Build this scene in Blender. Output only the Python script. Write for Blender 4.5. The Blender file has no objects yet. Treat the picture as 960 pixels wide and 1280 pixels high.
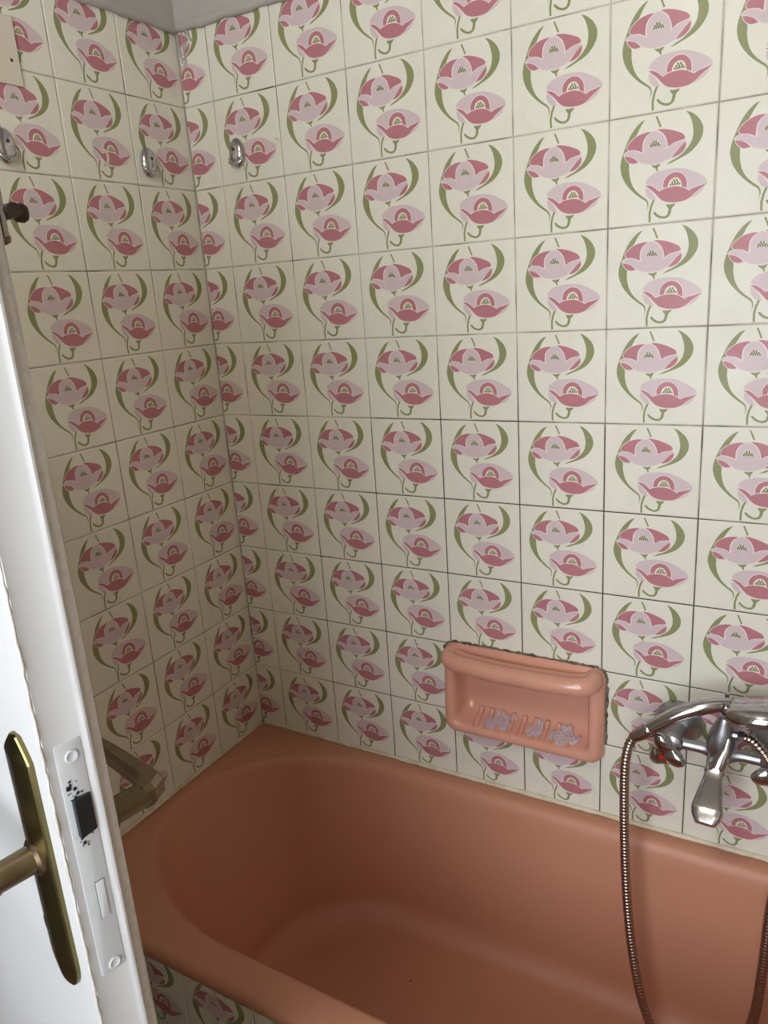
import bpy, math, random
import numpy as np
from mathutils import Vector, Matrix
random.seed(7)
sc = bpy.context.scene
col = sc.collection
S = 0.16
PI = math.pi

# ------------------------------------------------------------------ helpers
def tag(o, label=None, cat=None, group=None, kind=None):
    if label: o['label'] = label
    if cat: o['category'] = cat
    if group: o['group'] = group
    if kind: o['kind'] = kind
    return o

def empty(name, loc, label=None, cat=None, group=None, kind=None):
    o = bpy.data.objects.new(name, None)
    o.empty_display_size = 0.05
    o.location = loc
    col.objects.link(o)
    return tag(o, label, cat, group, kind)

def mesh(name, verts, faces, mats, idx=None, parent=None, smooth=True, angle=40, origin=None):
    if not isinstance(mats, (list, tuple)): mats = [mats]
    me = bpy.data.meshes.new(name)
    vs = [tuple(v) for v in verts]
    if origin is not None:
        vs = [(v[0]-origin[0], v[1]-origin[1], v[2]-origin[2]) for v in vs]
    me.from_pydata(vs, [], [tuple(f) for f in faces])
    for m in mats: me.materials.append(m)
    if idx is not None: me.polygons.foreach_set('material_index', idx)
    me.polygons.foreach_set('use_smooth', [bool(smooth)]*len(me.polygons))
    if smooth and angle: me.set_sharp_from_angle(angle=math.radians(angle))
    me.update()
    o = bpy.data.objects.new(name, me)
    col.objects.link(o)
    if origin is not None: o.location = origin
    if parent is not None:
        o.parent = parent
        p = world_loc(parent)
        o.matrix_parent_inverse = Matrix.Translation(-p)
    return o

def world_loc(o):
    # nothing here is rotated: world place = own place (children store world coordinates)
    return Vector(o.location)

class MB:
    """collects shapes into one mesh"""
    def __init__(s): s.v=[]; s.f=[]; s.i=[]
    def add(s, v, f, mi=0):
        n=len(s.v); s.v += [tuple(x) for x in v]; s.f += [tuple(k+n for k in g) for g in f]; s.i += [mi]*len(f)
        return s
    def build(s, name, mats, parent=None, **k):
        return mesh(name, s.v, s.f, mats, s.i, parent, **k)

def loft(rings, cap0=True, cap1=True, closed=True):
    n=len(rings[0]); v=[p for r in rings for p in r]; f=[]
    for a in range(len(rings)-1):
        for b in range(n if closed else n-1):
            c=(b+1)%n
            f.append((a*n+b, a*n+c, (a+1)*n+c, (a+1)*n+b))
    if cap0: f.append(tuple(range(n-1,-1,-1)))
    if cap1: f.append(tuple((len(rings)-1)*n+k for k in range(n)))
    return v,f

def frames(path):
    P=[Vector(p) for p in path]; T=[]
    for i in range(len(P)):
        a=P[max(0,i-1)]; b=P[min(len(P)-1,i+1)]
        T.append((b-a).normalized())
    up=Vector((0,0,1)) if abs(T[0].z)<.9 else Vector((1,0,0))
    n=(up-T[0]*up.dot(T[0])).normalized(); out=[]
    for i in range(len(P)):
        n=(n-T[i]*n.dot(T[i])).normalized()
        out.append((P[i],T[i],n,T[i].cross(n)))
    return out

def tube(path, r, seg=12, cap=True, sx=1.0, sy=1.0):
    fr=frames(path); rings=[]
    for i,(p,t,n,b) in enumerate(fr):
        rr=r[i] if hasattr(r,'__len__') else r
        rings.append([p+n*(rr*sx*math.cos(2*PI*k/seg))+b*(rr*sy*math.sin(2*PI*k/seg)) for k in range(seg)])
    return loft(rings,cap,cap)

def catmull(pts, sub=8):
    P=[Vector(p) for p in pts]; out=[]
    for i in range(len(P)-1):
        p0=P[max(0,i-1)];p1=P[i];p2=P[i+1];p3=P[min(len(P)-1,i+2)]
        for k in range(sub):
            t=k/sub
            out.append(0.5*((2*p1)+(p2-p0)*t+(2*p0-5*p1+4*p2-p3)*t*t+(3*p1-p0-3*p2+p3)*t**3))
    out.append(P[-1]); return out

def lathe(center, axis, prof, seg=24, xdir=None):
    """prof: list of (distance along axis, radius)"""
    c=Vector(center); a=Vector(axis).normalized()
    x=Vector(xdir) if xdir else (Vector((0,0,1)) if abs(a.z)<.9 else Vector((1,0,0)))
    x=(x-a*x.dot(a)).normalized(); y=a.cross(x)
    rings=[[c+a*d+x*(r*math.cos(2*PI*k/seg))+y*(r*math.sin(2*PI*k/seg)) for k in range(seg)] for d,r in prof]
    return loft(rings)

def box(x0,x1,y0,y1,z0,z1):
    v=[(x0,y0,z0),(x1,y0,z0),(x1,y1,z0),(x0,y1,z0),(x0,y0,z1),(x1,y0,z1),(x1,y1,z1),(x0,y1,z1)]
    return v,[(3,2,1,0),(4,5,6,7),(0,1,5,4),(1,2,6,5),(2,3,7,6),(3,0,4,7)]

def bevel(o, w, seg=2):
    m=o.modifiers.new('bevel','BEVEL'); m.width=w; m.segments=seg; m.limit_method='ANGLE'; m.angle_limit=math.radians(40)
    return o

# ------------------------------------------------------------------ materials
def mat(name, base, rough=.4, metal=0, spec=.5, var=0, vscale=6, vcol=None, bump=0, bscale=200, rvar=0, coat=0, detail=4):
    m=bpy.data.materials.new(name); m.use_nodes=True
    nt=m.node_tree; b=nt.nodes['Principled BSDF']
    b.inputs['Base Color'].default_value=(*base,1); b.inputs['Roughness'].default_value=rough
    b.inputs['Metallic'].default_value=metal; b.inputs['Specular IOR Level'].default_value=spec
    b.inputs['Coat Weight'].default_value=coat
    geo=nt.nodes.new('ShaderNodeNewGeometry')
    def noise(sc_,d=detail):
        n=nt.nodes.new('ShaderNodeTexNoise'); n.inputs['Scale'].default_value=sc_; n.inputs['Detail'].default_value=d
        nt.links.new(geo.outputs['Position'],n.inputs['Vector']); return n
    if var:
        n=noise(vscale); r=nt.nodes.new('ShaderNodeMapRange')
        r.inputs['From Min'].default_value=.42; r.inputs['From Max'].default_value=.72
        r.inputs['To Max'].default_value=var
        nt.links.new(n.outputs['Fac'],r.inputs['Value'])
        mx=nt.nodes.new('ShaderNodeMix'); mx.data_type='RGBA'
        mx.inputs['A'].default_value=(*base,1); mx.inputs['B'].default_value=(*(vcol or [c*.7 for c in base]),1)
        nt.links.new(r.outputs['Result'],mx.inputs['Factor']); nt.links.new(mx.outputs['Result'],b.inputs['Base Color'])
    if rvar:
        n=noise(vscale*2.3); r=nt.nodes.new('ShaderNodeMapRange')
        r.inputs['From Min'].default_value=.35; r.inputs['From Max'].default_value=.7
        r.inputs['To Min'].default_value=rough; r.inputs['To Max'].default_value=rough+rvar
        nt.links.new(n.outputs['Fac'],r.inputs['Value']); nt.links.new(r.outputs['Result'],b.inputs['Roughness'])
    if bump:
        n=noise(bscale,3); bp=nt.nodes.new('ShaderNodeBump'); bp.inputs['Strength'].default_value=bump; bp.inputs['Distance'].default_value=.001
        nt.links.new(n.outputs['Fac'],bp.inputs['Height']); nt.links.new(bp.outputs['Normal'],b.inputs['Normal'])
    return m

GL=dict(spec=.2, rough=.22, rvar=.22, bump=.12, bscale=90, vscale=9)
M_tile =mat('cream_glaze',(.76,.755,.65),var=.35,vcol=(.70,.69,.57),**GL)
M_leaf =mat('olive_glaze',(.26,.285,.13),**GL)
M_stamen=mat('dark_olive_glaze',(.15,.165,.08),**GL)
M_dark =mat('rose_glaze',(.47,.195,.22),**GL)
M_light=mat('pale_pink_glaze',(.64,.53,.55),**GL)
M_line =mat('pink_white_glaze',(.80,.69,.68),**GL)
M_dome =mat('ivory_glaze',(.78,.74,.58),**GL)
M_grout=mat('grout',(.55,.52,.44),rough=.9,spec=.1,var=1.0,vscale=11,vcol=(.07,.06,.045))
def mould_joints(m):
    nt=m.node_tree; mr=[n for n in nt.nodes if n.type=='MAP_RANGE'][0]; ns=[n for n in nt.nodes if n.type=='TEX_NOISE'][0]
    g=nt.nodes.new('ShaderNodeNewGeometry'); dd=nt.nodes.new('ShaderNodeVectorMath'); dd.operation='DISTANCE'; dd.inputs[1].default_value=(.72,0,.86)
    nt.links.new(g.outputs['Position'],dd.inputs[0])
    k=nt.nodes.new('ShaderNodeMapRange'); k.inputs['From Min'].default_value=.22; k.inputs['From Max'].default_value=.62; k.inputs['To Min'].default_value=.42; k.inputs['To Max'].default_value=0
    nt.links.new(dd.outputs['Value'],k.inputs['Value'])
    ad=nt.nodes.new('ShaderNodeMath'); nt.links.new(ns.outputs['Fac'],ad.inputs[0]); nt.links.new(k.outputs['Result'],ad.inputs[1])
    nt.links.new(ad.outputs[0],mr.inputs['Value'])
mould_joints(M_grout)
M_plaster=mat('white_plaster',(.44,.42,.40),rough=.8,spec=.2,bump=.5,bscale=60,var=.25,vscale=12)
M_ceiling=mat('ceiling_paint',(.36,.33,.28),rough=.9,spec=.2)
M_tub  =mat('salmon_enamel',(.56,.258,.168),rough=.42,rvar=.12,var=.25,vscale=5,vcol=(.52,.245,.148),coat=.0,bump=.03,bscale=40)
M_dish =mat('salmon_ceramic',(.68,.34,.25),rough=.2,var=.25,vscale=16,vcol=(.58,.26,.18),coat=.2)
M_scum =mat('lilac_soap',(.54,.43,.46),rough=.8,spec=.2,bump=.8,bscale=220,var=.5,vscale=160,vcol=(.40,.26,.28))
M_mould=mat('mouldy_sealant',(.62,.55,.42),rough=.8,spec=.2,var=1.0,vscale=90,vcol=(.05,.04,.03))
M_black_mould=mat('black_mould',(.20,.17,.12),rough=.8,spec=.2,var=1.0,vscale=70,vcol=(.02,.018,.015))
M_seal =mat('ivory_sealant',(.72,.67,.52),rough=.6,spec=.3,var=.7,vscale=30,vcol=(.52,.42,.28))
M_chrome=mat('chrome',(.52,.53,.55),rough=.1,metal=1,rvar=.1,vscale=30)
M_dullchrome=mat('limescaled_chrome',(.40,.42,.44),rough=.3,metal=1,rvar=.15,vscale=40,var=.3)
M_hose =mat('hose_steel',(.46,.39,.34),rough=.26,metal=1)
M_red  =mat('red_enamel',(.55,.01,.02),rough=.3)
M_blue =mat('blue_enamel',(.02,.05,.35),rough=.3)
M_rubber=mat('grey_rubber',(.08,.08,.08),rough=.6)
M_door =mat('white_gloss_paint',(.57,.58,.575),rough=.38,bump=.12,bscale=50,var=.15,vscale=5)
M_rough=mat('lumpy_white_paint',(.62,.61,.57),rough=.5,bump=.9,bscale=190,var=.8,vscale=120,vcol=(.50,.47,.42))
M_lock =mat('painted_lock_plate',(.56,.58,.60),rough=.4,bump=.2,bscale=120,var=.6,vscale=70,vcol=(.55,.60,.58))
M_crack=mat('paint_crack',(.18,.18,.17),rough=.8)
M_lockhole=mat('tarnished_latch',(.035,.045,.05),rough=.35,metal=.6)
M_brass=mat('antique_brass',(.23,.20,.085),rough=.3,metal=1,var=.7,vscale=25,vcol=(.14,.11,.05))
M_bronze=mat('bronze_lever',(.24,.185,.115),rough=.36,metal=1,var=.6,vscale=40,vcol=(.15,.11,.065))
M_darkbr=mat('dark_bronze',(.07,.055,.045),rough=.35,metal=.8)
M_plastic=mat('cream_plastic',(.66,.62,.50),rough=.45)
M_hall=mat('grey_hall_paint',(.2,.19,.18),rough=.8)
M_black=mat('black_hole',(.01,.01,.01),rough=.9)
M_floor=mat('floor_tile',(.22,.13,.07),rough=.4,var=.5,vscale=5)

# ------------------------------------------------------------------ poppy motif, traced on one tile (u right, v down, 0..1)
SRC=[(55,80),(925,52),(882,903),(38,885)]
def homog(src,dst):
    A=[];b=[]
    for (x,y),(u,v) in zip(src,dst):
        A.append([x,y,1,0,0,0,-u*x,-u*y]); b.append(u)
        A.append([0,0,0,x,y,1,-v*x,-v*y]); b.append(v)
    h=np.linalg.solve(np.array(A,float),np.array(b,float)); return np.append(h,1).reshape(3,3)
HM=homog(SRC,[(0,0),(1,0),(1,1),(0,1)])
def tuv(p):
    q=HM@np.array([p[0],p[1],1.0]); return (q[0]/q[2],q[1]/q[2])

def smooth_poly(pts, sub=3, corner=48):
    P=[Vector((*p,0)) for p in pts]; n=len(P); out=[]
    sharp=[]
    for i in range(n):
        a=(P[i]-P[i-1]).normalized(); b=(P[(i+1)%n]-P[i]).normalized()
        sharp.append(math.degrees(math.acos(max(-1,min(1,a.dot(b)))))>corner)
    for i in range(n):
        p1=P[i];p2=P[(i+1)%n]
        p0=p1 if sharp[i] else P[i-1]
        p3=p2 if sharp[(i+1)%n] else P[(i+2)%n]
        for k in range(sub):
            t=k/sub
            q=0.5*((2*p1)+(p2-p0)*t+(2*p0-5*p1+4*p2-p3)*t*t+(3*p1-p0-3*p2+p3)*t**3)
            out.append((q.x,q.y))
    return out

def area(p): return sum(p[i-1][0]*p[i][1]-p[i][0]*p[i-1][1] for i in range(len(p)))/2
def grow(p, d):
    s=1 if area(p)>0 else -1; n=len(p); out=[]
    for i in range(n):
        a=Vector(p[i])-Vector(p[i-1]); b=Vector(p[(i+1)%n])-Vector(p[i])
        if a.length<1e-6: a=b
        if b.length<1e-6: b=a
        na=Vector((a.y,-a.x)).normalized()*s; nb=Vector((b.y,-b.x)).normalized()*s
        m=na+nb
        m = na if m.length<.3 else m/ max(.5,(m.length**2)/2)
        out.append((p[i][0]+m.x*d,p[i][1]+m.y*d))
    return out
def strip(pts, w):
    P=[Vector(p) for p in pts]; L=[];Rr=[]
    for i in range(len(P)):
        t=(P[min(len(P)-1,i+1)]-P[max(0,i-1)]).normalized(); n=Vector((-t.y,t.x))*w/2
        L.append(tuple(P[i]+n)); Rr.append(tuple(P[i]-n))
    return L+Rr[::-1]

LEAF,DARK,LIGHT,LINE,DOME,STAMEN=1,2,3,4,5,7
raw=[]   # (level, material, polygon)
def R(level,m,pts,sm=True,outline=None,ol=None):
    p=smooth_poly(pts) if sm else list(pts)
    if outline: raw.append((ol if ol is not None else level-1,LINE,grow(p,outline)))
    raw.append((level,m,p))
R(1,LEAF,[(343,110),(300,132),(255,175),(215,230),(180,305),(155,370),(143,430),(150,490),(175,550),(215,605),(265,655),(310,690),(345,716),(357,742),(356,770),(347,797),(363,765),(366,735),(352,703),(318,676),(270,632),(240,588),(222,540),(212,480),(213,430),(205,350),(240,270),(275,215),(303,165)])
R(1,LEAF,[(665,88),(700,97),(745,128),(780,168),(800,215),(800,262),(785,302),(755,345),(710,385),(660,412),(600,435),(545,455),(510,463),(545,441),(600,418),(650,383),(690,343),(714,300),(724,250),(720,200),(705,145),(685,108)])
R(1,LEAF,strip([(432,97),(448,135),(465,180)],15),False)
R(3,DARK,[(198,305),(205,285),(230,258),(280,225),(340,208),(395,206),(360,226),(335,255),(322,290),(318,352),(290,335),(255,325),(215,322)],outline=5,ol=2)
R(3,DARK,[(438,196),(480,196),(540,208),(600,230),(640,250),(658,272),(655,290),(600,300),(560,312),(525,335),(518,295),(505,258),(480,224)],outline=5,ol=2)
R(4,LIGHT,[(420,203),(380,218),(350,247),(333,285),(328,320),(338,360),(420,345),(515,335),(510,295),(490,252),(460,220)],outline=5,ol=3.3)
R(5,LIGHT,[(172,352),(190,335),(230,328),(270,335),(300,350),(318,362),(340,342),(380,327),(420,322),(470,327),(505,337),(522,341),(560,318),(600,306),(640,300),(668,302),(650,327),(610,352),(575,380),(545,412),(500,431),(440,443),(380,443),(320,430),(285,407),(260,387),(210,366)],outline=5,ol=3.5)
R(6,DARK,[(178,362),(215,370),(255,390),(285,420),(240,425),(205,407),(185,382)],outline=5,ol=2.5)
R(6,DARK,[(666,310),(664,345),(640,380),(600,405),(550,417),(580,385),(620,347)],outline=5,ol=2.5)
R(5,DOME,[(368,316),(385,290),(420,272),(452,284),(475,314),(420,322)],False)
for y,x0,x1 in ((282,398,438),(297,384,456),(311,376,466)):
    n=int((x1-x0)/18)
    for k in range(n):
        x=x0+(k+.5)*(x1-x0)/n
        R(6,STAMEN,[(x-8,y+7),(x-5,y-7),(x+8,y-7),(x+6,y+7)],False)
R(3,LEAF,[(385,452),(425,456),(464,446),(456,463),(441,478),(444,500),(432,502),(425,482),(405,470)],False)
R(2.6,LIGHT,[(343,578),(360,550),(410,517),(480,500),(560,496),(640,504),(700,524),(770,560),(815,592),(833,628),(780,655),(690,672),(560,650),(455,658),(400,625)])
R(2.2,LIGHT,[(345,612),(380,638),(412,678),(432,718),(400,714),(365,692),(346,655)])
R(2.2,LIGHT,[(818,650),(790,690),(740,722),(675,744),(730,700),(775,672)])
R(4,DARK,[(487,648),(485,600),(505,560),(540,535),(580,526),(625,538),(658,570),(672,612),(668,668),(580,655)],outline=6,ol=3.5)
R(5,DOME,[(520,645),(525,606),(546,576),(577,564),(606,572),(628,602),(634,648),(580,642)])
for y,x0,x1 in ((585,558,602),(600,545,612),(615,535,624)):
    n=int((x1-x0)/17)
    for k in range(n):
        x=x0+(k+.5)*(x1-x0)/n
        R(6,STAMEN,[(x-8,y+7),(x-5.5,y-7),(x+7.5,y-7),(x+6,y+7)],False)
R(7,DARK,[(342,597),(380,603),(415,622),(440,645),(455,656),(480,643),(520,634),(580,631),(630,642),(665,660),(690,676),(720,660),(770,650),(835,633),(790,665),(740,695),(700,725),(650,745),(590,749),(530,743),(480,725),(445,695),(410,655),(375,625)],outline=6,ol=6.4)
R(3,LEAF,[(505,756),(545,760),(585,756),(570,775),(553,790),(546,820),(531,846),(505,859),(475,859),(440,846),(415,826),(403,805),(418,801),(440,824),(475,842),(505,840),(519,825),(527,790),(514,775)])
R(3,LEAF,strip([(408,715),(387,760),(375,810),(375,875)],17),False)
MOTIF=[(lv,m,[tuv(p) for p in poly]) for lv,m,poly in raw]

def clip(poly, ax, lim, keep):     # keep +1: coordinate >= lim
    out=[]; n=len(poly)
    for i in range(n):
        a=poly[i-1]; b=poly[i]
        da=(a[ax]-lim)*keep; db=(b[ax]-lim)*keep
        if (da>=0)!=(db>=0):
            t=da/(da-db); out.append((a[0]+(b[0]-a[0])*t,a[1]+(b[1]-a[1])*t))
        if db>=0: out.append(b)
    return out
def clip_rect(poly, r):
    for ax,l,k in ((0,r[0],1),(0,r[1],-1),(1,r[2],1),(1,r[3],-1)):
        if len(poly)<3: return []
        poly=clip(poly,ax,l,k)
    return poly if len(poly)>=3 and abs(area(poly))>1e-9 else []

MATS=[M_tile,M_leaf,M_dark,M_light,M_line,M_dome,M_grout,M_stamen]
def tiled_wall(name, place, cells, bounds, hole=None, label=None, cat='wall', back=.0014):
    """place(a,b,h)->world; a,b wall coordinates (b up), h towards the room"""
    mb=MB(); g=.0011
    A0,A1,B0,B1=bounds
    rects=[bounds] if not hole else [(A0,hole[0],B0,B1),(hole[1],A1,B0,B1),(hole[0],hole[1],hole[3],B1),(hole[0],hole[1],B0,hole[2])]
    for r in rects:
        if r[1]-r[0]>1e-4 and r[3]-r[2]>1e-4:
            mb.add([place(r[0],r[2],-back),place(r[1],r[2],-back),place(r[1],r[3],-back),place(r[0],r[3],-back)],[(0,1,2,3)],6)
    for (a,b,w,h) in cells:       # lower left corner and size
        ta=random.uniform(-1,1)*.0005; tb=random.uniform(-1,1)*.0005; t0=random.uniform(-1,1)*.00025
        H=lambda x,y,a=a,b=b,w=w,h=h,ta=ta,tb=tb,t0=t0: t0+ta*((x-a)/w-.5)+tb*((y-b)/h-.5)
        cut=hole and a<hole[1] and a+w>hole[0] and b<hole[3] and b+h>hole[2]
        for r in (rects if cut else [bounds]):
            q=(max(r[0],a+g),min(r[1],a+w-g),max(r[2],b+g),min(r[3],b+h-g))
            if q[1]-q[0]<.002 or q[3]-q[2]<.002: continue
            e=.0016
            ii=(q[0]+e,q[1]-e,q[2]+e,q[3]-e)
            o=[(q[0],q[2]),(q[1],q[2]),(q[1],q[3]),(q[0],q[3])]
            i=[(ii[0],ii[2]),(ii[1],ii[2]),(ii[1],ii[3]),(ii[0],ii[3])]
            v=[place(x,y,-back) for x,y in o]+[place(x,y,H(x,y)-.0009) for x,y in o]+[place(x,y,H(x,y)) for x,y in i]
            f=[(8,9,10,11)]
            for k in range(4):
                l=(k+1)%4; f+= [(k,l,4+l,4+k),(4+k,4+l,8+l,8+k)]
            mb.add(v,f,0)
            for lv,m,poly in MOTIF:
                pw=[(a+u*w,b+(1-vv)*h) for u,vv in poly]
                pw=clip_rect(pw,ii)
                if not pw: continue
                if area(pw)<0: pw=pw[::-1]
                vv_=[place(x,y,H(x,y)+.00008*lv+.00005) for x,y in pw]
                mb.add(vv_,[tuple(range(len(vv_)))],m)
    o=mb.build(name,MATS,smooth=False)
    return tag(o,label,cat,None,'structure')

RIM=.50
def zrow(r): return (-1.00695*(r-5)+5.06)*S+RIM
TH=1.00695*S
ZTOP=2.094
HOLE=(.573,.862,.655,.80)
# long wall behind the tub, plane y = 0
cells=[(.07687+S*k, zrow(r+1), S, TH) for k in range(-1,11) for r in range(0,10)]
tiled_wall('wall_back',lambda a,b,h:(a,-h,b),cells,(0,1.75,zrow(10)-.03,ZTOP),HOLE,
    'long cream wall of pink poppy tiles behind the bathtub and mixer')
# left wall, plane x = 0 (a runs towards the corner)
cells=[(-.99825*S*(k+1), zrow(r+1), .99825*S, TH) for k in range(0,6) for r in range(0,10)]
tiled_wall('wall_left',lambda a,b,h:(h,a,b),cells,(-.80,0,zrow(10)-.03,ZTOP),None,
    'short wall of pink poppy tiles at the end of the bathtub, carrying two hooks')
# tub front panel, plane y = -.672
YP=-.651
cells=[(.331+.158*k-.158*2, .476-.158*(r+1), .158, .158) for k in range(-1,11) for r in range(0,3)]
tiled_wall('wall_tub_front',lambda a,b,h:(a,YP-h,b),cells,(0.0,1.75,0,.4785),None,
    'low wall of pink poppy tiles below the front edge of the bathtub')

# ------------------------------------------------------------------ rest of the room shell
def plane_obj(name, v, m, label, cat):
    o=mesh(name,v,[(0,1,2,3)],m,smooth=False); return tag(o,label,cat,None,'structure')
XR,YF,ZC=1.75,-2.15,2.72
plane_obj('floor',[(-1.3,YF,0),(XR,YF,0),(XR,0,0),(-1.3,0,0)],M_floor,'brown floor in front of the bathtub','floor')
plane_obj('ceiling',[(-1.3,0,ZC),(XR,0,ZC),(XR,YF,ZC),(-1.3,YF,ZC)],M_ceiling,'grey painted ceiling above the tiles','ceiling')
def brick_mat():
    m=mat('plain_cream_tile',(.38,.31,.21),rough=.25)
    nt=m.node_tree; b=nt.nodes['Principled BSDF']
    g=nt.nodes.new('ShaderNodeNewGeometry'); sp=nt.nodes.new('ShaderNodeSeparateXYZ'); ad=nt.nodes.new('ShaderNodeMath'); cb=nt.nodes.new('ShaderNodeCombineXYZ')
    nt.links.new(g.outputs['Position'],sp.inputs[0]); nt.links.new(sp.outputs['X'],ad.inputs[0]); nt.links.new(sp.outputs['Y'],ad.inputs[1])
    nt.links.new(ad.outputs[0],cb.inputs['X']); nt.links.new(sp.outputs['Z'],cb.inputs['Y'])
    br=nt.nodes.new('ShaderNodeTexBrick'); br.offset=0; br.inputs['Scale'].default_value=1
    br.inputs['Brick Width'].default_value=.16; br.inputs['Row Height'].default_value=.16; br.inputs['Mortar Size'].default_value=.002
    br.inputs['Color1'].default_value=(.38,.31,.21,1); br.inputs['Color2'].default_value=(.36,.29,.20,1); br.inputs['Mortar'].default_value=(.12,.11,.09,1)
    nt.links.new(cb.outputs[0],br.inputs['Vector']); nt.links.new(br.outputs['Color'],b.inputs['Base Color'])
    return m
M_brick=brick_mat()
plane_obj('wall_right',[(XR,0,0),(XR,YF,0),(XR,YF,ZC),(XR,0,ZC)],M_brick,'plain pale tiled wall at the tap end of the room','wall')
plane_obj('wall_front',[(XR,YF,0),(-1.3,YF,0),(-1.3,YF,ZC),(XR,YF,ZC)],M_brick,'plain pale tiled wall facing the bathtub','wall')
mb=MB()
for (y0,y1,z0,z1) in ((-.83,-.80,0,ZTOP),(YF,-1.66,0,ZTOP),(-1.66,-.83,2.06,ZTOP)):
    mb.add([(0,y0,z0),(0,y1,z0),(0,y1,z1),(0,y0,z1)],[(0,1,2,3)])
tag(mb.build('wall_doorway',M_plaster,smooth=False),'white plastered wall around the doorway','wall',None,'structure')
plane_obj('wall_hall',[(-1.3,0,0),(-1.3,YF,0),(-1.3,YF,ZC),(-1.3,0,ZC)],M_hall,'grey hall wall beyond the doorway','wall')
plane_obj('wall_hall_end',[(-1.3,-.55,0),(-.02,-.55,0),(-.02,-.55,ZC),(-1.3,-.55,ZC)],M_hall,'grey end wall of the hall','wall')

# plaster above the tiles: a lumpy lip over the tile edge, then flat up to the ceiling
def plaster_band(name, horiz, L0, L1, label, off0):
    n=120; prof=[(-.001,ZTOP-.004),(.004,ZTOP-.0055),(.009,ZTOP-.003),(.0115,ZTOP+.003),(.0105,ZTOP+.009),(.0075,ZTOP+.014),(.009,ZTOP+.022),(.011,ZTOP+.05),(.012,ZTOP+.15),(.012,ZC)]
    rings=[]
    for k in range(n+1):
        a=L0+(L1-L0)*k/n
        w=.0016*math.sin(a*61)+.0012*math.sin(a*143+1)+random.uniform(-.0007,.0007)
        w2=.0012*math.sin(a*37+2)+random.uniform(-.0005,.0005)
        r=[]
        for j,(h,z) in enumerate(prof):
            zz=z+(w if j<4 else w*.5 if j<7 else 0); hh=h+(w2 if 1<j<8 else 0)
            r.append((a,-hh,zz) if horiz else (hh,a,zz))
        rings.append(r)
    v,f=loft(rings,False,False,closed=False)
    return v,f
v,f=plaster_band('x',True,0,1.75,'',0)
o=mesh('trim_1',v,f,M_plaster,angle=None)
tag(o,'white plaster band above the long poppy tiled wall, with a lumpy lower lip','plaster trim',None,'structure')
v,f=plaster_band('x',False,0,YF,'',0)
mb=MB().add(v,f)
o=mb.build('trim_2',M_plaster,angle=None)
tag(o,'white plaster band above the short poppy tiled wall beside the corner','plaster trim',None,'structure')
# white paint drips in the corner
mb=MB()
for (p,q,w) in (((.004,2.09),(.010,2.035),.004),((.016,2.09),(.021,2.03),.003),((.028,2.09),(.013,2.022),.0025),((.032,2.09),(.040,2.07),.006),((.002,2.085),(.002,2.02),.003)):
    pts=[(p[0]+(q[0]-p[0])*t+.0006*math.sin(t*9),-.0012,p[1]+(q[1]-p[1])*t) for t in np.linspace(0,1,8)]
    mb.add(*tube(pts,[w*.9*(1-.5*t) for t in np.linspace(0,1,8)],8,sx=.5))
tag(mb.build('paint_drips',M_plaster),'thin white paint drips running down from the plaster in the tile corner','paint drips')

# corner grout seam and sealant lines round the tub
def ragged(path, r, seg=8, jit=.3):
    pts=catmull(path,40)
    return tube(pts,[r*(1+random.uniform(-jit,jit)) for _ in pts],seg)
mb=MB(); mb.add(*ragged([(.002,-.002,.51),(.0015,-.0015,1.2),(.001,-.001,2.09)],.0013,6,.25))
tag(mb.build('trim_3',M_grout),'thin grout seam down the corner between both poppy tiled walls','grout seam',None,'structure')
mb=MB(); mb.add(*ragged([(.01,-.003,.503),(.6,-.003,.5035),(1.2,-.003,.5035),(1.74,-.003,.503)],.005,8,.25))
tag(mb.build('trim_4',M_seal),'ivory sealant bead between the bathtub and the long wall','sealant',None,'structure')
mb=MB(); mb.add(*ragged([(.003,-.01,.503),(.003,-.3,.503),(.003,-.65,.503)],.0042,8,.25))
tag(mb.build('trim_5',M_seal),'ivory sealant bead between the bathtub and the short wall','sealant',None,'structure')
mb=MB(); mb.add(*ragged([(.01,-.6545,.4745),(.6,-.6545,.4745),(1.2,-.6545,.4745),(1.74,-.6545,.4745)],.0036,7,.35))
tag(mb.build('trim_6',M_mould),'mouldy black and ivory joint under the front lip of the bathtub','sealant',None,'structure')

# ------------------------------------------------------------------ bathtub
def oval(x0,x1,y0,y1,rl,rr,n=18):
    """closed outline, elliptical corners: rl=(rx,ry) left corners, rr right corners"""
    pts=[]
    def arc(cx,cy,rx,ry,a0,a1):
        for k in range(n+1):
            a=math.radians(a0+(a1-a0)*k/n); pts.append((cx+rx*math.cos(a),cy+ry*math.sin(a)))
    lx,ly=rl; rx,ry=rr
    arc(x1-rx,y0+ry,rx,ry,-90,0); arc(x1-rx,y1-ry,rx,ry,0,90)
    nn=10
    for k in range(1,nn): pts.append((x1-rx+(x0+lx-x1+rx)*k/nn,y1))
    arc(x0+lx,y1-ly,lx,ly,90,180); arc(x0+lx,y0+ly,lx,ly,180,270)
    for k in range(1,nn): pts.append((x0+lx+(x1-rx-x0-lx)*k/nn,y0))
    return pts
TX0,TX1,TY0,TY1=.0015,1.72,-.660,-.0015
rings=[]
def ring(x0,x1,y0,y1,rl,rr,z): rings.append([(x,y,z) for x,y in oval(x0,x1,y0,y1,rl,rr)])
for ins,z in ((0.004,.474),(0,.478),(0,.490),(.002,.496),(.006,.4993),(.012,.5005)):
    c=.012
    ring(TX0+ins*.3,TX1-ins,TY0+ins,TY1-ins*.3,(c,c),(c,c),z)
IX0,IX1,IY0,IY1=.024,1.655,-.604,-.030
for ins,z in ((0.0,.5005),(.005,.4985),(.010,.494),(.014,.487),(.017,.478)):
    ring(IX0+ins,IX1-ins,IY0+ins,IY1-ins,(.37-ins,.2865-ins),(.17,.17),z)
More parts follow.
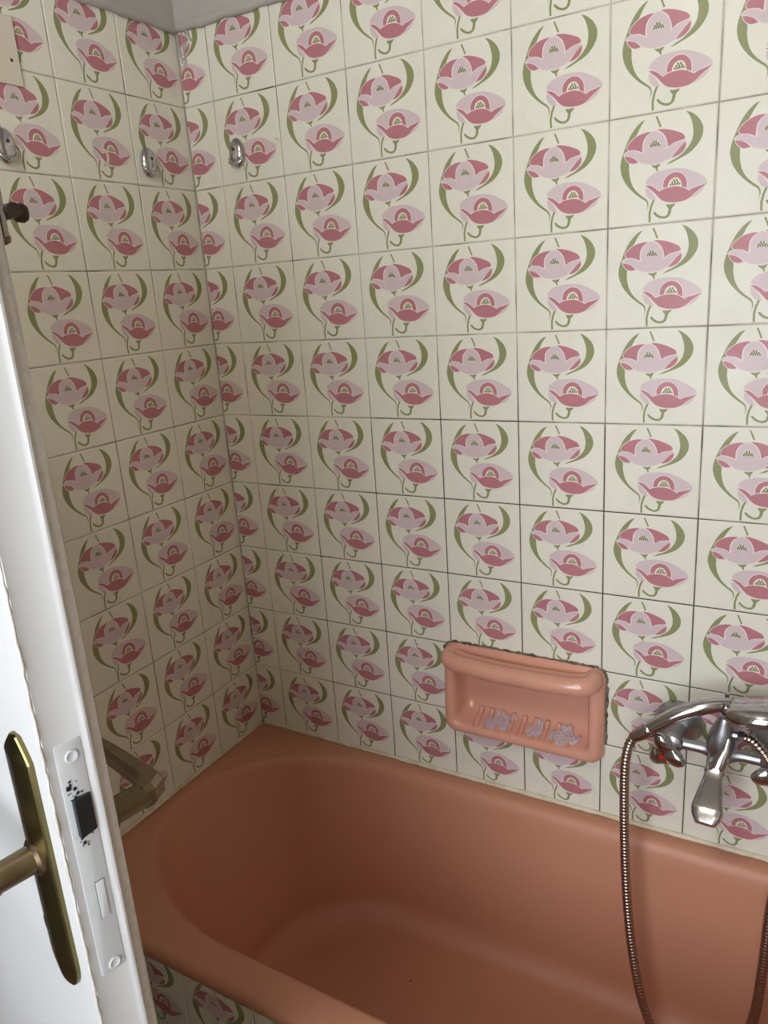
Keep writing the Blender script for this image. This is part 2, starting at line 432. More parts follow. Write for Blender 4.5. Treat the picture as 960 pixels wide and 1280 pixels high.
# walls down to the floor: separate slope at each end
def wallring(g,z):
    l=IX0+.017+.20*g; r=IX1-.017-.10*g; y0=IY0+.017+.030*g; y1=IY1-.017-.028*g
    hy=(y1-y0)/2
    ring(l,r,y0,y1,(min(.35,.35-.10*g),hy-.02*g),(.16,.16),z)
for t in np.linspace(.08,1,9): wallring(t*.8, .478-(.478-.17)*t)
for a in np.linspace(10,90,8):
    ar=math.radians(a); rr_=.055
    z=.17-rr_*math.sin(ar)
    e=rr_*(1-math.cos(ar))*.9
    l=IX0+.017+.16+e*1.6; r=IX1-.017-.08-e*1.3; y0=IY0+.017+.024+e; y1=IY1-.017-.0224-e
    ring(l,r,y0,y1,(.27,(y1-y0)/2-.015),(.15,.15),z)
l,r,y0,y1=min(p[0] for p in rings[-1]),max(p[0] for p in rings[-1]),min(p[1] for p in rings[-1]),max(p[1] for p in rings[-1])
cx,cy=(l+r)/2+.2,(y0+y1)/2; base=rings[-1]
for s,z in ((.75,.1125),(.45,.110),(.15,.108)):
    rings.append([(cx+(p[0]-cx)*s,cy+(p[1]-cy)*s,z) for p in base])
v,f=loft(rings,False,True)
tub=empty('bathtub',(.86,-.34,0),'salmon pink built-in bathtub below the poppy tiled walls','bathtub')
mesh('tub_shell',v,f,M_tub,parent=tub,angle=70)
mb=MB(); mb.add(*lathe((1.50,-.31,.1065),(0,0,1),[(0,.034),(.004,.034),(.006,.030),(.004,.022),(.003,.001)],28))
tag(mb.build('drain',M_chrome,tub),'round chrome drain')
mb=MB(); mb.add(*lathe((.528,-.2205,.1125),(0,0,1),[(0,.0022),(.001,.0018),(.0012,.0003)],8))
tag(mb.build('chip',M_black,tub),'tiny black chip in the enamel')

# ------------------------------------------------------------------ soap dish
dish=empty('soap_dish',(.716,0,.63),'salmon ceramic soap dish with grip bar set into the poppy tiles above the bathtub','soap dish')
DX0,DX1,DZ0,DZ1=.543,.886,.628,.832
def rrect(x0,x1,z0,z1,r,n=6):
    pts=[]
    for cx,cz,a0 in ((x1-r,z0+r,-90),(x1-r,z1-r,0),(x0+r,z1-r,90),(x0+r,z0+r,180)):
        for k in range(n+1):
            a=math.radians(a0+90*k/n); pts.append((cx+r*math.cos(a),cz+r*math.sin(a)))
    return pts
def bulge(x,z,h):     # the lower lip and sides stand proud of the top flange
    t=max(0,min(1,(DZ1-.008-z)/.06)); t=t*t*(3-2*t)
    return h*(.35+.65*t)
rings=[]
for ins,h,r in ((0,-.004,.024),(0,.010,.024),(.002,.020,.024),(.006,.027,.024),(.012,.031,.023),(.019,.031,.021),(.025,.028,.019),(.029,.020,.017)):
    rings.append([(x,-bulge(x,z,h) if h>0 else .002,z) for x,z in rrect(DX0+ins,DX1-ins,DZ0+ins*.95,DZ1-ins*1.3,r)])
hx0,hx1,hz0,hz1=HOLE
def cav(x0,x1,z0,z1,y,r): rings.append([(x,y,z) for x,z in rrect(x0,x1,z0,z1,r)])
cav(hx0+.001,hx1-.001,hz0+.003,hz1-.004,-.012,.016)
cav(hx0+.003,hx1-.004,hz0+.009,hz1-.006,.002,.016)
cav(hx0+.006,hx1-.007,hz0+.014,hz1-.009,.014,.018)
cav(hx0+.012,hx1-.014,hz0+.022,hz1-.016,.021,.016)
cav(hx0+.022,hx1-.024,hz0+.034,hz1-.026,.0245,.014)
cav(hx0+.040,hx1-.042,hz0+.050,hz1-.044,.0255,.010)
v,f=loft(rings,False,True)
mesh('dish_body',v,f,M_dish,parent=dish,angle=75)
# grip bar: rounded bar across the top, its ends turned back into the flange
path=[(.570,.0,.812),(.566,-.018,.812),(.567,-.033,.811),(.577,-.043,.8095),(.60,-.0485,.808),(.66,-.052,.8065),(.72,-.053,.806),(.78,-.052,.8065),(.835,-.0485,.808),(.856,-.043,.8095),(.865,-.033,.811),(.866,-.018,.812),(.862,.0,.812)]
pts=catmull(path,6)
mb=MB(); mb.add(*tube(pts,[.0185]*len(pts),20,sx=1.0,sy=.95)); mb.add(*tube([(x*.95+.0358,min(.004,y+.022),z+.0005) for x,y,z in pts],[.0150]*len(pts),16))
mb.build('grip_bar',M_dish,dish,angle=70)
# drain ribs across the shelf
mb=MB()
for k in range(9):
    x=.617+k*.0245
    pr=[(x,-.026,.6515),(x,-.014,.6575),(x,-.002,.663),(x,.010,.6685),(x,.019,.680)]
    mb.add(*tube(catmull(pr,4),[.0025]+[.0058]*15+[.003],10))
mb.build('drain_ribs',M_dish,dish)
# dark mouldy joint around the flange
mb=MB()
pts=[(x+random.uniform(-.0012,.0012),-.001,z+random.uniform(-.0012,.0012)) for x,z in rrect(DX0-.001,DX1+.001,DZ0-.001,DZ1+.001,.022,8)]
P2=[]
for i in range(len(pts)):
    a=Vector(pts[i]);b=Vector(pts[(i+1)%len(pts)])
    n=max(1,int((b-a).length/.006))
    for k in range(n): P2.append(a+(b-a)*(k/n)+Vector((random.uniform(-.0012,.0012),0,random.uniform(-.0012,.0012))))
P2.append(P2[0])
# bottom is clean: only top, right and upper left carry mould
run=[]
for p in P2[:-1]:
    ok = p.z>DZ1-.03 or (p.x>DX1-.01 and p.z>DZ0+.035)
    if ok: run.append(p)
    elif len(run)>2:
        mb.add(*tube(run,[random.uniform(.0014,.0042) for _ in run],6)); run=[]
    else: run=[]
if len(run)>2: mb.add(*tube(run,[random.uniform(.0012,.0034) for _ in run],6))
tag(mb.build('joint',M_black_mould,dish),'black mouldy joint')

def lump(cx,rx,name,label,seed,skew):
    """crust of soap lying on the sloping, ribbed shelf"""
    rnd=random.Random(seed); nu,nv=40,22; v={};f=[]
    ph=[rnd.uniform(0,6) for _ in range(8)]; P=[]
    for i in range(nu+1):
        for j in range(nv+1):
            a=i/nu*2-1;b=j/nv*2-1
            e=1-(abs(a)**2+abs(b)**2)+.42*math.sin(a*5+ph[0])*math.cos(b*4+ph[1])+.15*math.sin(a*11+ph[2]+4*b)+rnd.uniform(-.12,.12)
            y=-.004+.020*b; x=cx+rx*a+skew*b*.012
            rib=.0042*max(0,math.cos((x-.617)/.0245*2*PI))
            z=.6625+.43*(y+.002)+max(0,y-.008)*.9+rib+.0035*max(-.4,min(1,e*1.8))+.0016*math.sin(a*17+ph[3])*math.cos(b*13+ph[4])+rnd.uniform(-.0005,.0005)
            P.append(((x,y,z),e))
    keep=lambda k: P[k][1]>-.02
    for i in range(nu):
        for j in range(nv):
            q=(i*(nv+1)+j,(i+1)*(nv+1)+j,(i+1)*(nv+1)+j+1,i*(nv+1)+j+1)
            if sum(keep(k) for k in q)>=3: f.append(q)
    used=sorted({k for q in f for k in q}); m={k:n for n,k in enumerate(used)}
    o=mesh(name,[P[k][0] for k in used],[tuple(m[k] for k in q) for q in f],M_scum,angle=None,origin=(cx,-.004,.66)); return tag(o,label,'soap residue','soap residue in the dish')
lump(.665,.034,'soap_residue','crusty lilac soap smear at the left of the soap dish shelf',1,1)
lump(.744,.017,'soap_residue','narrow upright lilac soap smear in the middle of the soap dish shelf',2,.6)
lump(.803,.033,'soap_residue','broad crusty lilac soap smear at the right of the soap dish shelf',3,.3)

# ------------------------------------------------------------------ bath mixer
mix=empty('bath_mixer',(1.1,0,.755),'chrome two-handle bath mixer on the poppy tiles above the bathtub','bath mixer')
ZM=.752
for x in (1.022,1.182):
    mb=MB(); mb.add(*lathe((x,.001,ZM),(0,-1,0),[(0,.043),(.004,.0435),(.010,.0425),(.018,.039),(.026,.032),(.032,.024),(.036,.0185),(.052,.0165),(.066,.0175),(.078,.0195),(.086,.0175),(.090,.011),(.092,.002)],32))
    mb.build('flange',M_dullchrome,mix)
# body: bar between the hubs, swelling at the centre
xs=np.linspace(1.022,1.182,41); cxm=1.102
pts=[(x,-.070,ZM-.001-.004*math.exp(-((x-cxm)/.02)**2)) for x in xs]
rad=[.0098+.0125*math.exp(-((x-cxm)/.016)**2)+.006*math.exp(-((abs(x-cxm)-.08)/.01)**2) for x in xs]
mb=MB(); mb.add(*tube(pts,rad,20)); mb.build('mixer_body',M_dullchrome,mix)
# bell-shaped diverter housing above the centre
mb=MB(); mb.add(*lathe((cxm-.003,-.074,ZM+.004),(.10,-.05,1),[(0,.0215),(.010,.0225),(.020,.0225),(.034,.0205),(.048,.0165),(.060,.0125),(.070,.0105),(.074,.0075)],28))
mb.build('diverter_housing',M_dullchrome,mix)
# hose outlet with nut
mb=MB(); mb.add(*lathe((cxm+.004,-.075,ZM+.040),(1,-.12,.08),[(0,.0105),(.020,.0085),(.024,.0075)],18))
mb.build('hose_outlet',M_dullchrome,mix)
mb=MB(); mb.add(*lathe((cxm+.025,-.0775,ZM+.0417),(1,-.12,.0),[(0,.0085),(.002,.0105),(.011,.0105),(.013,.008)],6))
mb.build('hose_nut',M_dullchrome,mix)
# cradle fork on top
mb=MB()
for s in (-1,1):
    pts=[(cxm+.003,-.080,ZM+.074),(cxm+.003,-.080+s*.014,ZM+.082),(cxm+.003,-.080+s*.019,ZM+.097),(cxm+.003,-.080+s*.0175,ZM+.111)]
    mb.add(*tube(catmull(pts,5),.0042,10))
mb.build('cradle',M_chrome,mix)
# diverter lever: a blade running down the front
mb=MB(); rr_=[]
for p,w,t in (((cxm+.012,-.092,ZM+.040),.0035,.003),((cxm+.009,-.100,ZM+.022),.008,.005),((cxm+.002,-.108,ZM+.004),.013,.008),((cxm-.002,-.112,ZM-.010),.0135,.009),((cxm-.004,-.110,ZM-.016),.010,.008)):
    c=Vector(p); d=Vector((0,-.75,.66))
    rr_.append([c+Vector((w*math.cos(a),0,0))+d*(t*math.sin(a)) for a in [2*PI*k/12 for k in range(12)]])
mb.add(*loft(rr_)); mb.build('diverter_lever',M_chrome,mix)
# spout: faceted, flaring to a blunt end
rr_=[]
dirv=Vector((-.05,-.84,-.55)).normalized(); sx=Vector((1,-.05,0)).normalized(); sy=sx.cross(dirv).normalized()
p0=Vector((cxm-.003,-.070,ZM-.004))
for d,w,h in ((0,.016,.016),(.022,.0165,.0165),(.036,.0155,.0155),(.040,.0175,.0165),(.044,.0155,.0150),(.060,.0175,.0145),(.085,.0220,.0145),(.104,.0250,.0140),(.108,.0250,.0135),(.118,.0225,.0105),(.129,.0155,.0065)):
    c=p0+dirv*d; r=[]
    for k in range(24):
        a=2*PI*k/24+PI/24; e=.42
        r.append(c+sx*(w*math.copysign(abs(math.cos(a))**e,math.cos(a)))+sy*(h*math.copysign(abs(math.sin(a))**e,math.sin(a))))
    rr_.append(r)
mb=MB(); mb.add(*loft(rr_)); sp=mb.build('spout',M_chrome,mix,angle=30)
# handles: three-lobed knobs
def handle(c, axis, xdir, dotm, dotname):
    c=Vector(c); a=Vector(axis).normalized(); x=Vector(xdir); x=(x-a*x.dot(a)).normalized(); y=a.cross(x)
    def prof(th,R): return R*(.60+.44*((1+math.cos(3*th))/2)**1.5)
    rings=[]
    for d,R in ((-.030,.011),(-.014,.012),(-.012,.016),(-.006,.029),(.003,.0365),(.008,.0365),(.0115,.0335),(.0135,.025),(.0145,.0145),(.0150,.004)):
        k_=1 if R>.0125 or d>0 else 0
        rings.append([c+a*(d-(.0035*(1-abs(math.cos(1.5*th))) if d>.008 else 0))+x*((prof(th,R) if k_ else R)*math.cos(th))+y*((prof(th,R) if k_ else R)*math.sin(th)) for th in [2*PI*k/60 for k in range(60)]])
    mb=MB(); mb.add(*loft(rings)); h=mb.build('handle',M_chrome,mix,angle=60)
    p=c+a*.0150-Vector((0,0,.003))
    mb=MB(); mb.add(*lathe(p,a,[(0,.0042),(.0025,.0038),(.003,.001)],14))
    o=mb.build('temperature_dot',dotm,h); o.matrix_parent_inverse=Matrix.Translation(-world_loc(h)); tag(o,dotname)
handle((1.0160,-.100,.7480),(-.30,-.90,-.12),(-.30,0,.95),M_red,'red hot water dot')
handle((1.1885,-.100,.7480),(.12,-.90,-.15),(.30,0,.95),M_blue,'blue cold water dot')

# ------------------------------------------------------------------ hand shower and hose
hs=empty('hand_shower',(1.06,-.09,.80),'chrome hand shower lying across the cradle of the bath mixer','hand shower')
hp=catmull([(.9773,-.112,.7815),(.9967,-.110,.798),(1.0305,-.105,.8255),(1.0634,-.098,.8430),(1.0921,-.090,.8515),(1.112,-.086,.854)],6)
n=len(hp); mb=MB(); mb.add(*tube(hp,[.0115+.0022*math.sin(PI*k/(n-1))+(.001 if k<4 else 0) for k in range(n)],18)); mb.build('handle',M_chrome,hs,angle=60)
mb=MB(); d=(Vector(hp[0])-Vector(hp[2])).normalized(); mb.add(*lathe(Vector(hp[0])-d*.018,d,[(0,.0128),(.003,.0142),(.006,.0142),(.008,.0128),(.018,.0128),(.03,.0112),(.036,.0098),(.040,.0090)],18)); tag(mb.build('ferrule',M_chrome,hs),'tapered hose ferrule')
# head: flattened bell, spray face down
hc=Vector((1.160,-.088,.853)); ax=Vector((.12,-.16,-1)).normalized()
lx=Vector((1,0,.10)); lx=(lx-ax*lx.dot(ax)).normalized(); ly=ax.cross(lx)
rr_=[]
for d,r in ((-.022,.004),(-.021,.018),(-.017,.034),(-.010,.046),(-.003,.0525),(.004,.055),(.010,.055),(.013,.053),(.014,.049)):
    rr_.append([hc+ax*d+lx*(r*1.15*math.cos(t))+ly*(r*.80*math.sin(t)) for t in [2*PI*k/40 for k in range(40)]])
mb=MB(); mb.add(*loft(rr_)); mb.build('shower_head',M_chrome,hs,angle=60)
rr_=[]
for d,r in ((.0125,.0475),(.0160,.0465),(.0168,.042),(.0168,.004)):
    rr_.append([hc+ax*d+lx*(r*1.15*math.cos(t))+ly*(r*.80*math.sin(t)) for t in [2*PI*k/40 for k in range(40)]])
mb=MB(); mb.add(*loft(rr_)); sf=mb.build('spray_plate',M_rubber,hs)
mb=MB()
for ring_r,cnt in ((.041,26),(.031,20),(.021,12),(.011,7)):
    for k in range(cnt):
        t=2*PI*k/cnt; p=hc+ax*.0165+lx*(ring_r*1.15*math.cos(t))+ly*(ring_r*.8*math.sin(t))
        mb.add(*lathe(p,ax,[(0,.0016),(.002,.0013),(.0022,.0004)],6))
tag(mb.build('nozzles',M_dullchrome,sf),None)

hose_pts=[(1.136,-.079,.7935),(1.150,-.084,.793),(1.168,-.096,.782),(1.190,-.110,.757),(1.208,-.118,.71),(1.213,-.120,.65),(1.206,-.122,.585),(1.1985,-.126,.495),(1.1955,-.134,.3826),(1.189,-.142,.279),(1.170,-.150,.20),(1.135,-.160,.157),(1.092,-.166,.143),(1.052,-.166,.151),(1.022,-.163,.180),(.9975,-.160,.250),(.9775,-.152,.348),(.9645,-.142,.447),(.9565,-.133,.547),(.952,-.126,.645),(.951,-.121,.715),(.9555,-.1145,.752),(.9625,-.1125,.767)]
dense=catmull([Vector(p) for p in hose_pts],60)
# resample evenly, three rings for every corrugation
L=[0]
for i in range(1,len(dense)): L.append(L[-1]+(dense[i]-dense[i-1]).length)
pitch=.0066; N=int(L[-1]/pitch)*3; path=[];rad=[]; j=0
for k in range(N+1):
    s=L[-1]*k/N
    while j<len(L)-2 and L[j+1]<s: j+=1
    t=(s-L[j])/max(1e-9,L[j+1]-L[j]); path.append(dense[j].lerp(dense[j+1],t)); rad.append((.0062,.0090,.0086)[k%3])
mb=MB(); mb.add(*tube(path,rad,12))
o=mb.build('shower_hose',M_hose,angle=None)
tag(o,'ribbed metal shower hose looping from the bath mixer down into the bathtub','shower hose')

# ------------------------------------------------------------------ wall hooks
def hook(o_pt, nrm, label, seed=0, lean=0):
    n=Vector(nrm); up=Vector((0,0,1)); side=up.cross(n)
    P=lambda a,b,h: Vector(o_pt)+side*a+up*b+n*h
    root=empty('wall_hook',o_pt,label,'hook','chrome wall hooks')
    rr_=[]
    for h,s in ((-.001,.96),(.003,1),(.006,.97),(.0095,.86),(.0125,.66),(.014,.4),(.0145,.08)):
        rr_.append([P(.019*s*math.cos(t),.0285*s*math.sin(t),h) for t in [2*PI*k/32 for k in range(32)]])
    mb=MB(); mb.add(*loft(rr_)); mb.build('backplate',M_chrome,root,angle=50)
    arc=[math.radians(195+150*k/20) for k in range(21)]
    pts=[P(.0195*math.cos(t),-.002+.0225*math.sin(t)+.004*math.sin((t-arc[0])/(arc[-1]-arc[0])*PI),.006+.0075*math.sin((t-arc[0])/(arc[-1]-arc[0])*PI)) for t in arc]
    mb=MB(); mb.add(*tube(pts,[.0016+.0034*math.sin(PI*k/20) for k in range(21)],10,sx=.8,sy=1.3))
    mb.build('hook_lip',M_chrome,root,angle=50)
    mb=MB(); mb.add(*lathe(P(0,.006,.0138),n,[(0,.0032),(.001,.003),(.0012,.0005)],12)); mb.build('screw',M_darkbr,root)
    return root
hook((0,-.129,1.836),(1,0,0),'chrome oval hook on the short wall nearer the corner')
hook((0,-.4465,1.830),(1,0,0),'chrome oval hook on the short wall farther from the corner')
hook((.1275,0,1.850),(0,-1,0),'chrome oval hook on the long poppy tiled wall')

# junction box cover high on the left wall
bx=empty('junction_box_cover',(0,-.46,1.96),'cream plastic junction box cover with a screw hole high on the short wall','junction box')
y1=-.3885
o=mesh('cover',*box(-.0005,.0045,-.53,y1,1.9265,2.03),M_plastic,parent=bx,smooth=False); bevel(o,.0012)
mb=MB(); mb.add(*lathe((.0045,-.4035,1.9635),(1,0,0),[(0,.0026),(.0003,.0024)],12)); mb.build('screw_hole',M_black,bx)
mb=MB(); mb.add(*lathe((.0045,-.436,1.962),(1,0,0),[(0,.012),(.001,.0115),(.0012,.008),(.0006,.0075),(.0006,.001)],20)); mb.build('knockout',M_plastic,bx)
# old glue marks
def smear(pts,w,h,name,label,horiz):
    P=catmull(pts,6); mb=MB(); mb.add(*tube(P,[w*random.uniform(.6,1.2) for _ in P],6,sx=.25 if horiz else 1,sy=1 if horiz else .25))
    return tag(mb.build(name,M_seal),label,'glue mark')
smear([(.0006,-.238,1.848),(.0006,-.231,1.845),(.0006,-.228,1.835),(.0006,-.232,1.824),(.0006,-.240,1.822)],.003,0,'glue_mark','faint glue mark of a lost hook between the two hooks of the short wall',False)
smear([(.222,-.0006,1.866),(.226,-.0006,1.862),(.232,-.0006,1.862)],.0035,0,'glue_mark','small beige glue mark right of the hook on the long wall',True)

# ------------------------------------------------------------------ the open door
P0=Vector((.7154,-.9805,0)); U=Vector((-.9781,.2079,0)); Nn=Vector((.2079,.9781,0))
def D(u,s,z): return P0+U*u+Nn*s+Vector((0,0,z))
W=.735; DH=1.72
door=empty('door_1',D(W,-.026,0),'white painted wooden door standing open in front of the bathtub','door',None,'structure')
# outline of the leaf seen from above: (u,s); rounded ridge beside a bevel at the latch edge
prof=[(W,-.052),(.004,-.052),(.0012,-.0512),(0,-.0495),(.0006,-.047),(.0006,-.0200),(-.0006,-.0170),(-.0016,-.0150),(-.0014,-.0130),(.0002,-.0115),(.0020,-.0105)]
prof2=[(.0020,-.0105),(.0040,-.0050),(.0058,-.0012),(.0085,0),(W,0)]
zs=[.012]+list(np.linspace(.05,1.70,36))+[DH]
def sheet(pr,jit):
    rings=[]
    for z in zs:
        rings.append([D(u+(random.uniform(-jit,jit) if 0<i<len(pr)-1 else 0),s+(random.uniform(-jit,jit) if 0<i<len(pr)-1 else 0),z) for i,(u,s) in enumerate(pr)])
    return loft(rings,False,False,closed=False)
mb=MB()
v,f=sheet(prof,.00012); mb.add(v,[g[::-1] for g in f],0)
v,f=sheet(prof2,.0003); mb.add(v,[g[::-1] for g in f],1)
full=prof+prof2[1:]
for z in (zs[0],zs[-1]): mb.add([D(u,s,z) for u,s in full],[tuple(range(len(full)))],0)
mb.build('door_leaf',[M_door,M_rough],door,angle=35)
# lock plate let into the edge, painted over
def edge_poly(pts,u): return [D(u,s,z) for s,z in pts]
def edge_plate(name,s0,s1,z0,z1,h,r,m,parent,cham=.0006):
    rr_=[]
    for ins,u in ((0,.0008),(0,.0006-h+.0002),(cham,.0006-h)):
        rr_.append([D(u,s,z) for s,z in rrect(s0+ins,s1-ins,z0+ins,z1-ins,r)])
    mb=MB(); v,f=loft(rr_,False,True); mb.add(v,f); return mb.build(name,m,parent,angle=30)
lp=edge_plate('lock_plate',-.0425,-.0205,1.006,1.234,.0006,.003,M_lock,door)
tag(lp,'painted-over lock plate')
for z in (1.220,1.0055+.008):
    mb=MB(); mb.add(*lathe(D(-.0003,-.0300,z),-U,[(0,.0058),(.0006,.0056),(.0010,.0045),(.0004,.0030),(.0002,.0008)],18)); mb.build('screw',M_lock,lp)
# latch bolt, dark and worn
rr_=[]
for u,ins in ((.001,0),(-.0015,0),(-.004,.0006)):
    rr_.append([D(u+(.0028*((s+.0355)/.0135) if u<-.001 else 0),s,z) for s,z in rrect(-.0372+ins,-.0210-ins,1.147+ins,1.183-ins,.0015)])
mb=MB(); mb.add(*loft(rr_,False,True)); tag(mb.build('latch_bolt',M_lockhole,lp,angle=30),'dark tarnished latch bolt')
db=edge_plate('dead_bolt',-.0333,-.0252,1.0617,1.0998,.0012,.0006,M_crack,lp,.0001); tag(db,'cracked outline of the painted dead bolt')
edge_plate('dead_bolt_face',-.0325,-.0254,1.0622,1.0990,.0017,.0006,M_lock,db,.0003).matrix_parent_inverse=Matrix.Identity(4)
# chips of missing paint around the latch
mb=MB(); rnd=random.Random(5)
for k in range(26):
    s=rnd.gauss(-.034,.0035); z=1.181+abs(rnd.gauss(0,.011)) if k<17 else 1.151-abs(rnd.gauss(0,.012))
    s=max(-.0405,min(-.0225,s))
    rr=rnd.uniform(.0005,.0018)*(1 if k%5 else 1.6); q=[]
    for t in range(9):
        a=2*PI*t/9; q.append(D(-.00052,s+rr*math.cos(a)*rnd.uniform(.5,1.2),z+rr*math.sin(a)*rnd.uniform(.5,1.3)))
    mb.add(q,[tuple(range(9))])
tag(mb.build('paint_chips',M_lockhole,lp,smooth=False),'dark chipped paint')
# rough paint ridge along the face corner
mb=MB(); pts=[];rad=[]
for z in np.linspace(.02,1.715,230):
    pts.append(D(.0008+random.uniform(-.0004,.0004),-.0512+random.uniform(-.0005,.0005),z)); rad.append(.0011+random.uniform(-.0004,.0009))
mb.add(*tube(pts,rad,6)); mb.build('paint_ridge',M_rough,door,angle=None)

# escutcheon: roof-shaped long plate, pointed chamfer at the top, rounded at the bottom
def escutcheon(s0,sg):
    u0,u1,uc=.0195,.0665,.040
    z0,z1=.986,1.237
    def wid(z):
        t=(z-z0)
        k=1.0
        if t<.030: k=math.sqrt(max(0,1-((.030-t)/.030)**2))*.96+.04
        if z>z1-.020: k=1-.72*((z-(z1-.020))/.020)**1.2
        return k
    rings=[]
    for z in list(np.linspace(z0,z0+.03,9))+list(np.linspace(z0+.04,z1-.021,14))+list(np.linspace(z1-.02,z1,6)):
        k=wid(z); a=uc-(uc-u0)*k; b=uc+(u1-uc)*k
        hh=.0095*min(1,.30+k*.7)
        if z>z1-.020: hh=.0095*(1-.75*(z-(z1-.020))/.020)
        rings.append([D(a,s0,z),D(a,s0+sg*.0035,z),D(a+.0015,s0+sg*.0048,z),D(uc-.002,s0+sg*hh,z),D(uc+.002,s0+sg*hh,z),D(b-.0015,s0+sg*.0048,z),D(b,s0+sg*.0035,z),D(b,s0,z)])
    v,f=loft(rings); mb=MB(); mb.add(v,f)
    return mb.build('escutcheon',M_brass,door,angle=25)
e1=escutcheon(-.052,-1); tag(e1,'long antique brass escutcheon')
rr_=[[D(.0555+.0034*math.cos(t)*q,-.052-h,1.046+.008*math.sin(t)*q) for t in [2*PI*k/14 for k in range(14)]] for h,q in ((.004,1),(.0072,1),(.0073,.4))]
mb=MB(); mb.add(*loft(rr_)); mb.build('keyhole',M_black,e1)
e2=escutcheon(0,1)
def lever(s0,sg,esc):
    z=1.122; uc=.042
    root_s=s0+sg*.004
    # neck
    path=[(uc,root_s,z),(uc,root_s+sg*.012,z),(uc,root_s+sg*.034,z),(uc,root_s+sg*.040,z)]
    mb=MB(); mb.add(*tube([D(*p) for p in path],[.0125,.0122,.0120,.0115],20))
    # collar at the plate
    mb.add(*lathe(D(uc,s0+sg*.006,z),Nn*sg,[(0,.0165),(.003,.0165),(.0055,.0130)],24))
    # mitred corner and flat bar running towards the hinge
    sec=[]
    stations=[((uc-.010,.036),(uc+.0120,.036),.0118),((uc-.0105,.046),(uc+.0125,.040),.0122),((uc-.002,.060),(uc+.018,.043),.0120),((uc+.010,.063),(uc+.026,.044),.0112),((uc+.030,.063),(uc+.034,.0445),.0105),((uc+.085,.062),(uc+.086,.046),.0098),((uc+.122,.060),(uc+.122,.046),.0088),((uc+.128,.058),(uc+.128,.048),.0070)]
    for (a,b,h) in stations:
        A=(a[0],s0+sg*(a[1]+.004)); B=(b[0],s0+sg*(b[1]+.004))
        c=((A[0]+B[0])/2,(A[1]+B[1])/2); e=((A[0]-B[0])/2,(A[1]-B[1])/2)
        sec.append([D(c[0]+e[0]*x,c[1]+e[1]*x,z+h*y) for x,y in ((1,-.55),(1,.55),(.62,1),(-.62,1),(-1,.55),(-1,-.55),(-.62,-1),(.62,-1))])
    v,f=loft(sec); mb.add(v,f)
    return mb.build('door_handle',M_bronze,door,angle=28)
l1=lever(-.052,-1,e1); tag(l1,'bronze lever on the painted outer face')
l2=lever(0,1,e2); tag(l2,'bronze lever on the bathtub side')
# small slide bolt on the bathtub side, near eye level
sb=mesh('slide_bolt',*[ (lambda r:(r[0],r[1]))(loft([[D(u,s,z) for u,z in rrect(.006+i,.040-i,1.609+i,1.645-i,.003)] for s,i in ((0,0),(.0030,0),(.0036,.0006))]))][0],M_chrome,parent=door,angle=30)
tag(sb,'small chrome slide bolt')
mb=MB(); mb.add(*tube([D(.003,.0085,1.6275),D(.05,.0085,1.6275)],.0052,14)); mb.build('bolt_bar',M_darkbr,sb)
mb=MB(); mb.add(*lathe(D(.020,.010,1.6275),(Nn*.98-U*.15),[(0,.0035),(.004,.0035),(.006,.0062),(.011,.0068),(.014,.0050),(.0152,.001)],18)); mb.build('bolt_knob',M_darkbr,sb)
mb=MB(); mb.add(*lathe(D(.020,.003,1.6105),Nn,[(0,.0045),(.003,.0045),(.006,.0030),(.007,.001)],14)); tag(mb.build('screw',M_bronze,sb),'rusty screw')

# door frame in the left wall
fr=MB()
for (y0,y1,z0,z1) in ((-.835,-.80,0,2.06),(-1.70,-1.66,0,2.06),(-1.70,-.80,2.02,2.08)):
    fr.add(*box(-.06,.012,y0,y1,z0,z1))
o=fr.build('trim_7',M_door,smooth=False); bevel(o,.003); tag(o,'white door frame around the doorway','door frame',None,'structure')

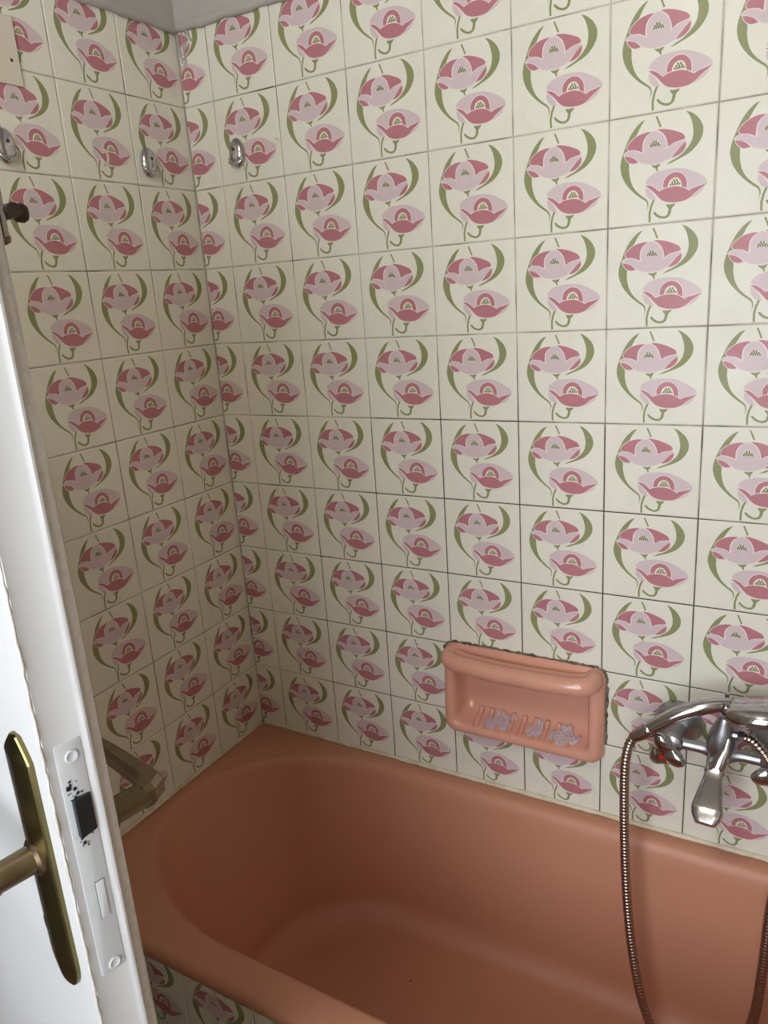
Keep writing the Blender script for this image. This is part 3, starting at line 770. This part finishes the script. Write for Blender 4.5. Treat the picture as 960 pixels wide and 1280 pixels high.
# ------------------------------------------------------------------ light
def emission(name,c,s):
    m=bpy.data.materials.new(name); m.use_nodes=True; b=m.node_tree.nodes['Principled BSDF']
    b.inputs['Base Color'].default_value=(.9,.9,.9,1); b.inputs['Emission Color'].default_value=(*c,1); b.inputs['Emission Strength'].default_value=s
    return m
M_glow=emission('added_lamp_glow',(1,.98,.90),27)
LX,LY,LZ=.85,-1.62,2.44
WX0,WX1,WZ0,WZ1=.55,1.40,.80,2.06
win=empty('added_window_1',((WX0+WX1)/2,YF,WZ0),'assumed, unseen glowing window added as soft main light facing the bathtub','window',None,'structure')  # unseen window, added and sized for the soft light it gives
mb=MB(); t=.045
for q in ((WX0-t,WX0,WZ0-t,WZ1+t),(WX1,WX1+t,WZ0-t,WZ1+t),(WX0,WX1,WZ0-t,WZ0),(WX0,WX1,WZ1,WZ1+t),((WX0+WX1)/2-.015,(WX0+WX1)/2+.015,WZ0,WZ1)): mb.add(*box(q[0],q[1],YF-.002,YF+.03,q[2],q[3]))
mb.build('added_window_frame',M_door,win,smooth=False)
mb=MB(); mb.add(*box(WX0,WX1,YF+.004,YF+.010,WZ0,WZ1)); mb.build('added_window_pane',emission('added_window_glow',(.94,.99,1.09),7.9),win,smooth=False)
lamp=empty('added_ceiling_lamp',(LX,LY,ZC),'assumed, unseen round ceiling lamp added to light the upper walls over the door','lamp')  # unseen lamp, added and placed for its light from above
mb=MB(); mb.add(*lathe((LX,LY,ZC),(0,0,-1),[(-.001,.055),(.012,.055),(.025,.045),(.03,.012),(ZC-LZ-.135,.012),(ZC-LZ-.125,.045),(ZC-LZ-.11,.05)],24)); mb.build('rose',M_chrome,lamp)
mb=MB(); R_=.14
mb.add(*lathe((LX,LY,LZ),(0,0,-1),[(-R_*math.cos(a),max(.001,R_*math.sin(a))) for a in np.linspace(.25,PI-.01,18)],32)); mb.build('shade',M_glow,lamp)

w=bpy.data.worlds.new('world'); sc.world=w; w.use_nodes=True
w.node_tree.nodes['Background'].inputs['Color'].default_value=(.8,.85,.9,1); w.node_tree.nodes['Background'].inputs['Strength'].default_value=.05

# ------------------------------------------------------------------ camera
Rm=[[0.867658202571691,0.49256121979815115,-0.06747361159016084],[0.08128763356922872,-0.2744440091476047,-0.9581611589245853],[-0.4904707576795758,0.8258716187119806,-0.2781627316289438]]
cd=bpy.data.cameras.new('camera'); cam=bpy.data.objects.new('camera',cd); col.objects.link(cam)
r,d,fw=[Vector(x) for x in Rm]
m=Matrix((( r.x,-d.x,-fw.x,1.2032777),( r.y,-d.y,-fw.y,-1.3297669),( r.z,-d.z,-fw.z,1.5560761),(0,0,0,1)))
cam.matrix_world=m
cd.sensor_fit='VERTICAL'; cd.sensor_height=36; cd.sensor_width=27; cd.lens=943.572*36/1280; cd.clip_start=.02
sc.camera=cam
vs=sc.view_settings; vs.view_transform='Standard'; vs.look='None'; vs.gamma=1; vs.use_curve_mapping=False; vs.exposure=0
sc.cycles.use_denoising=True
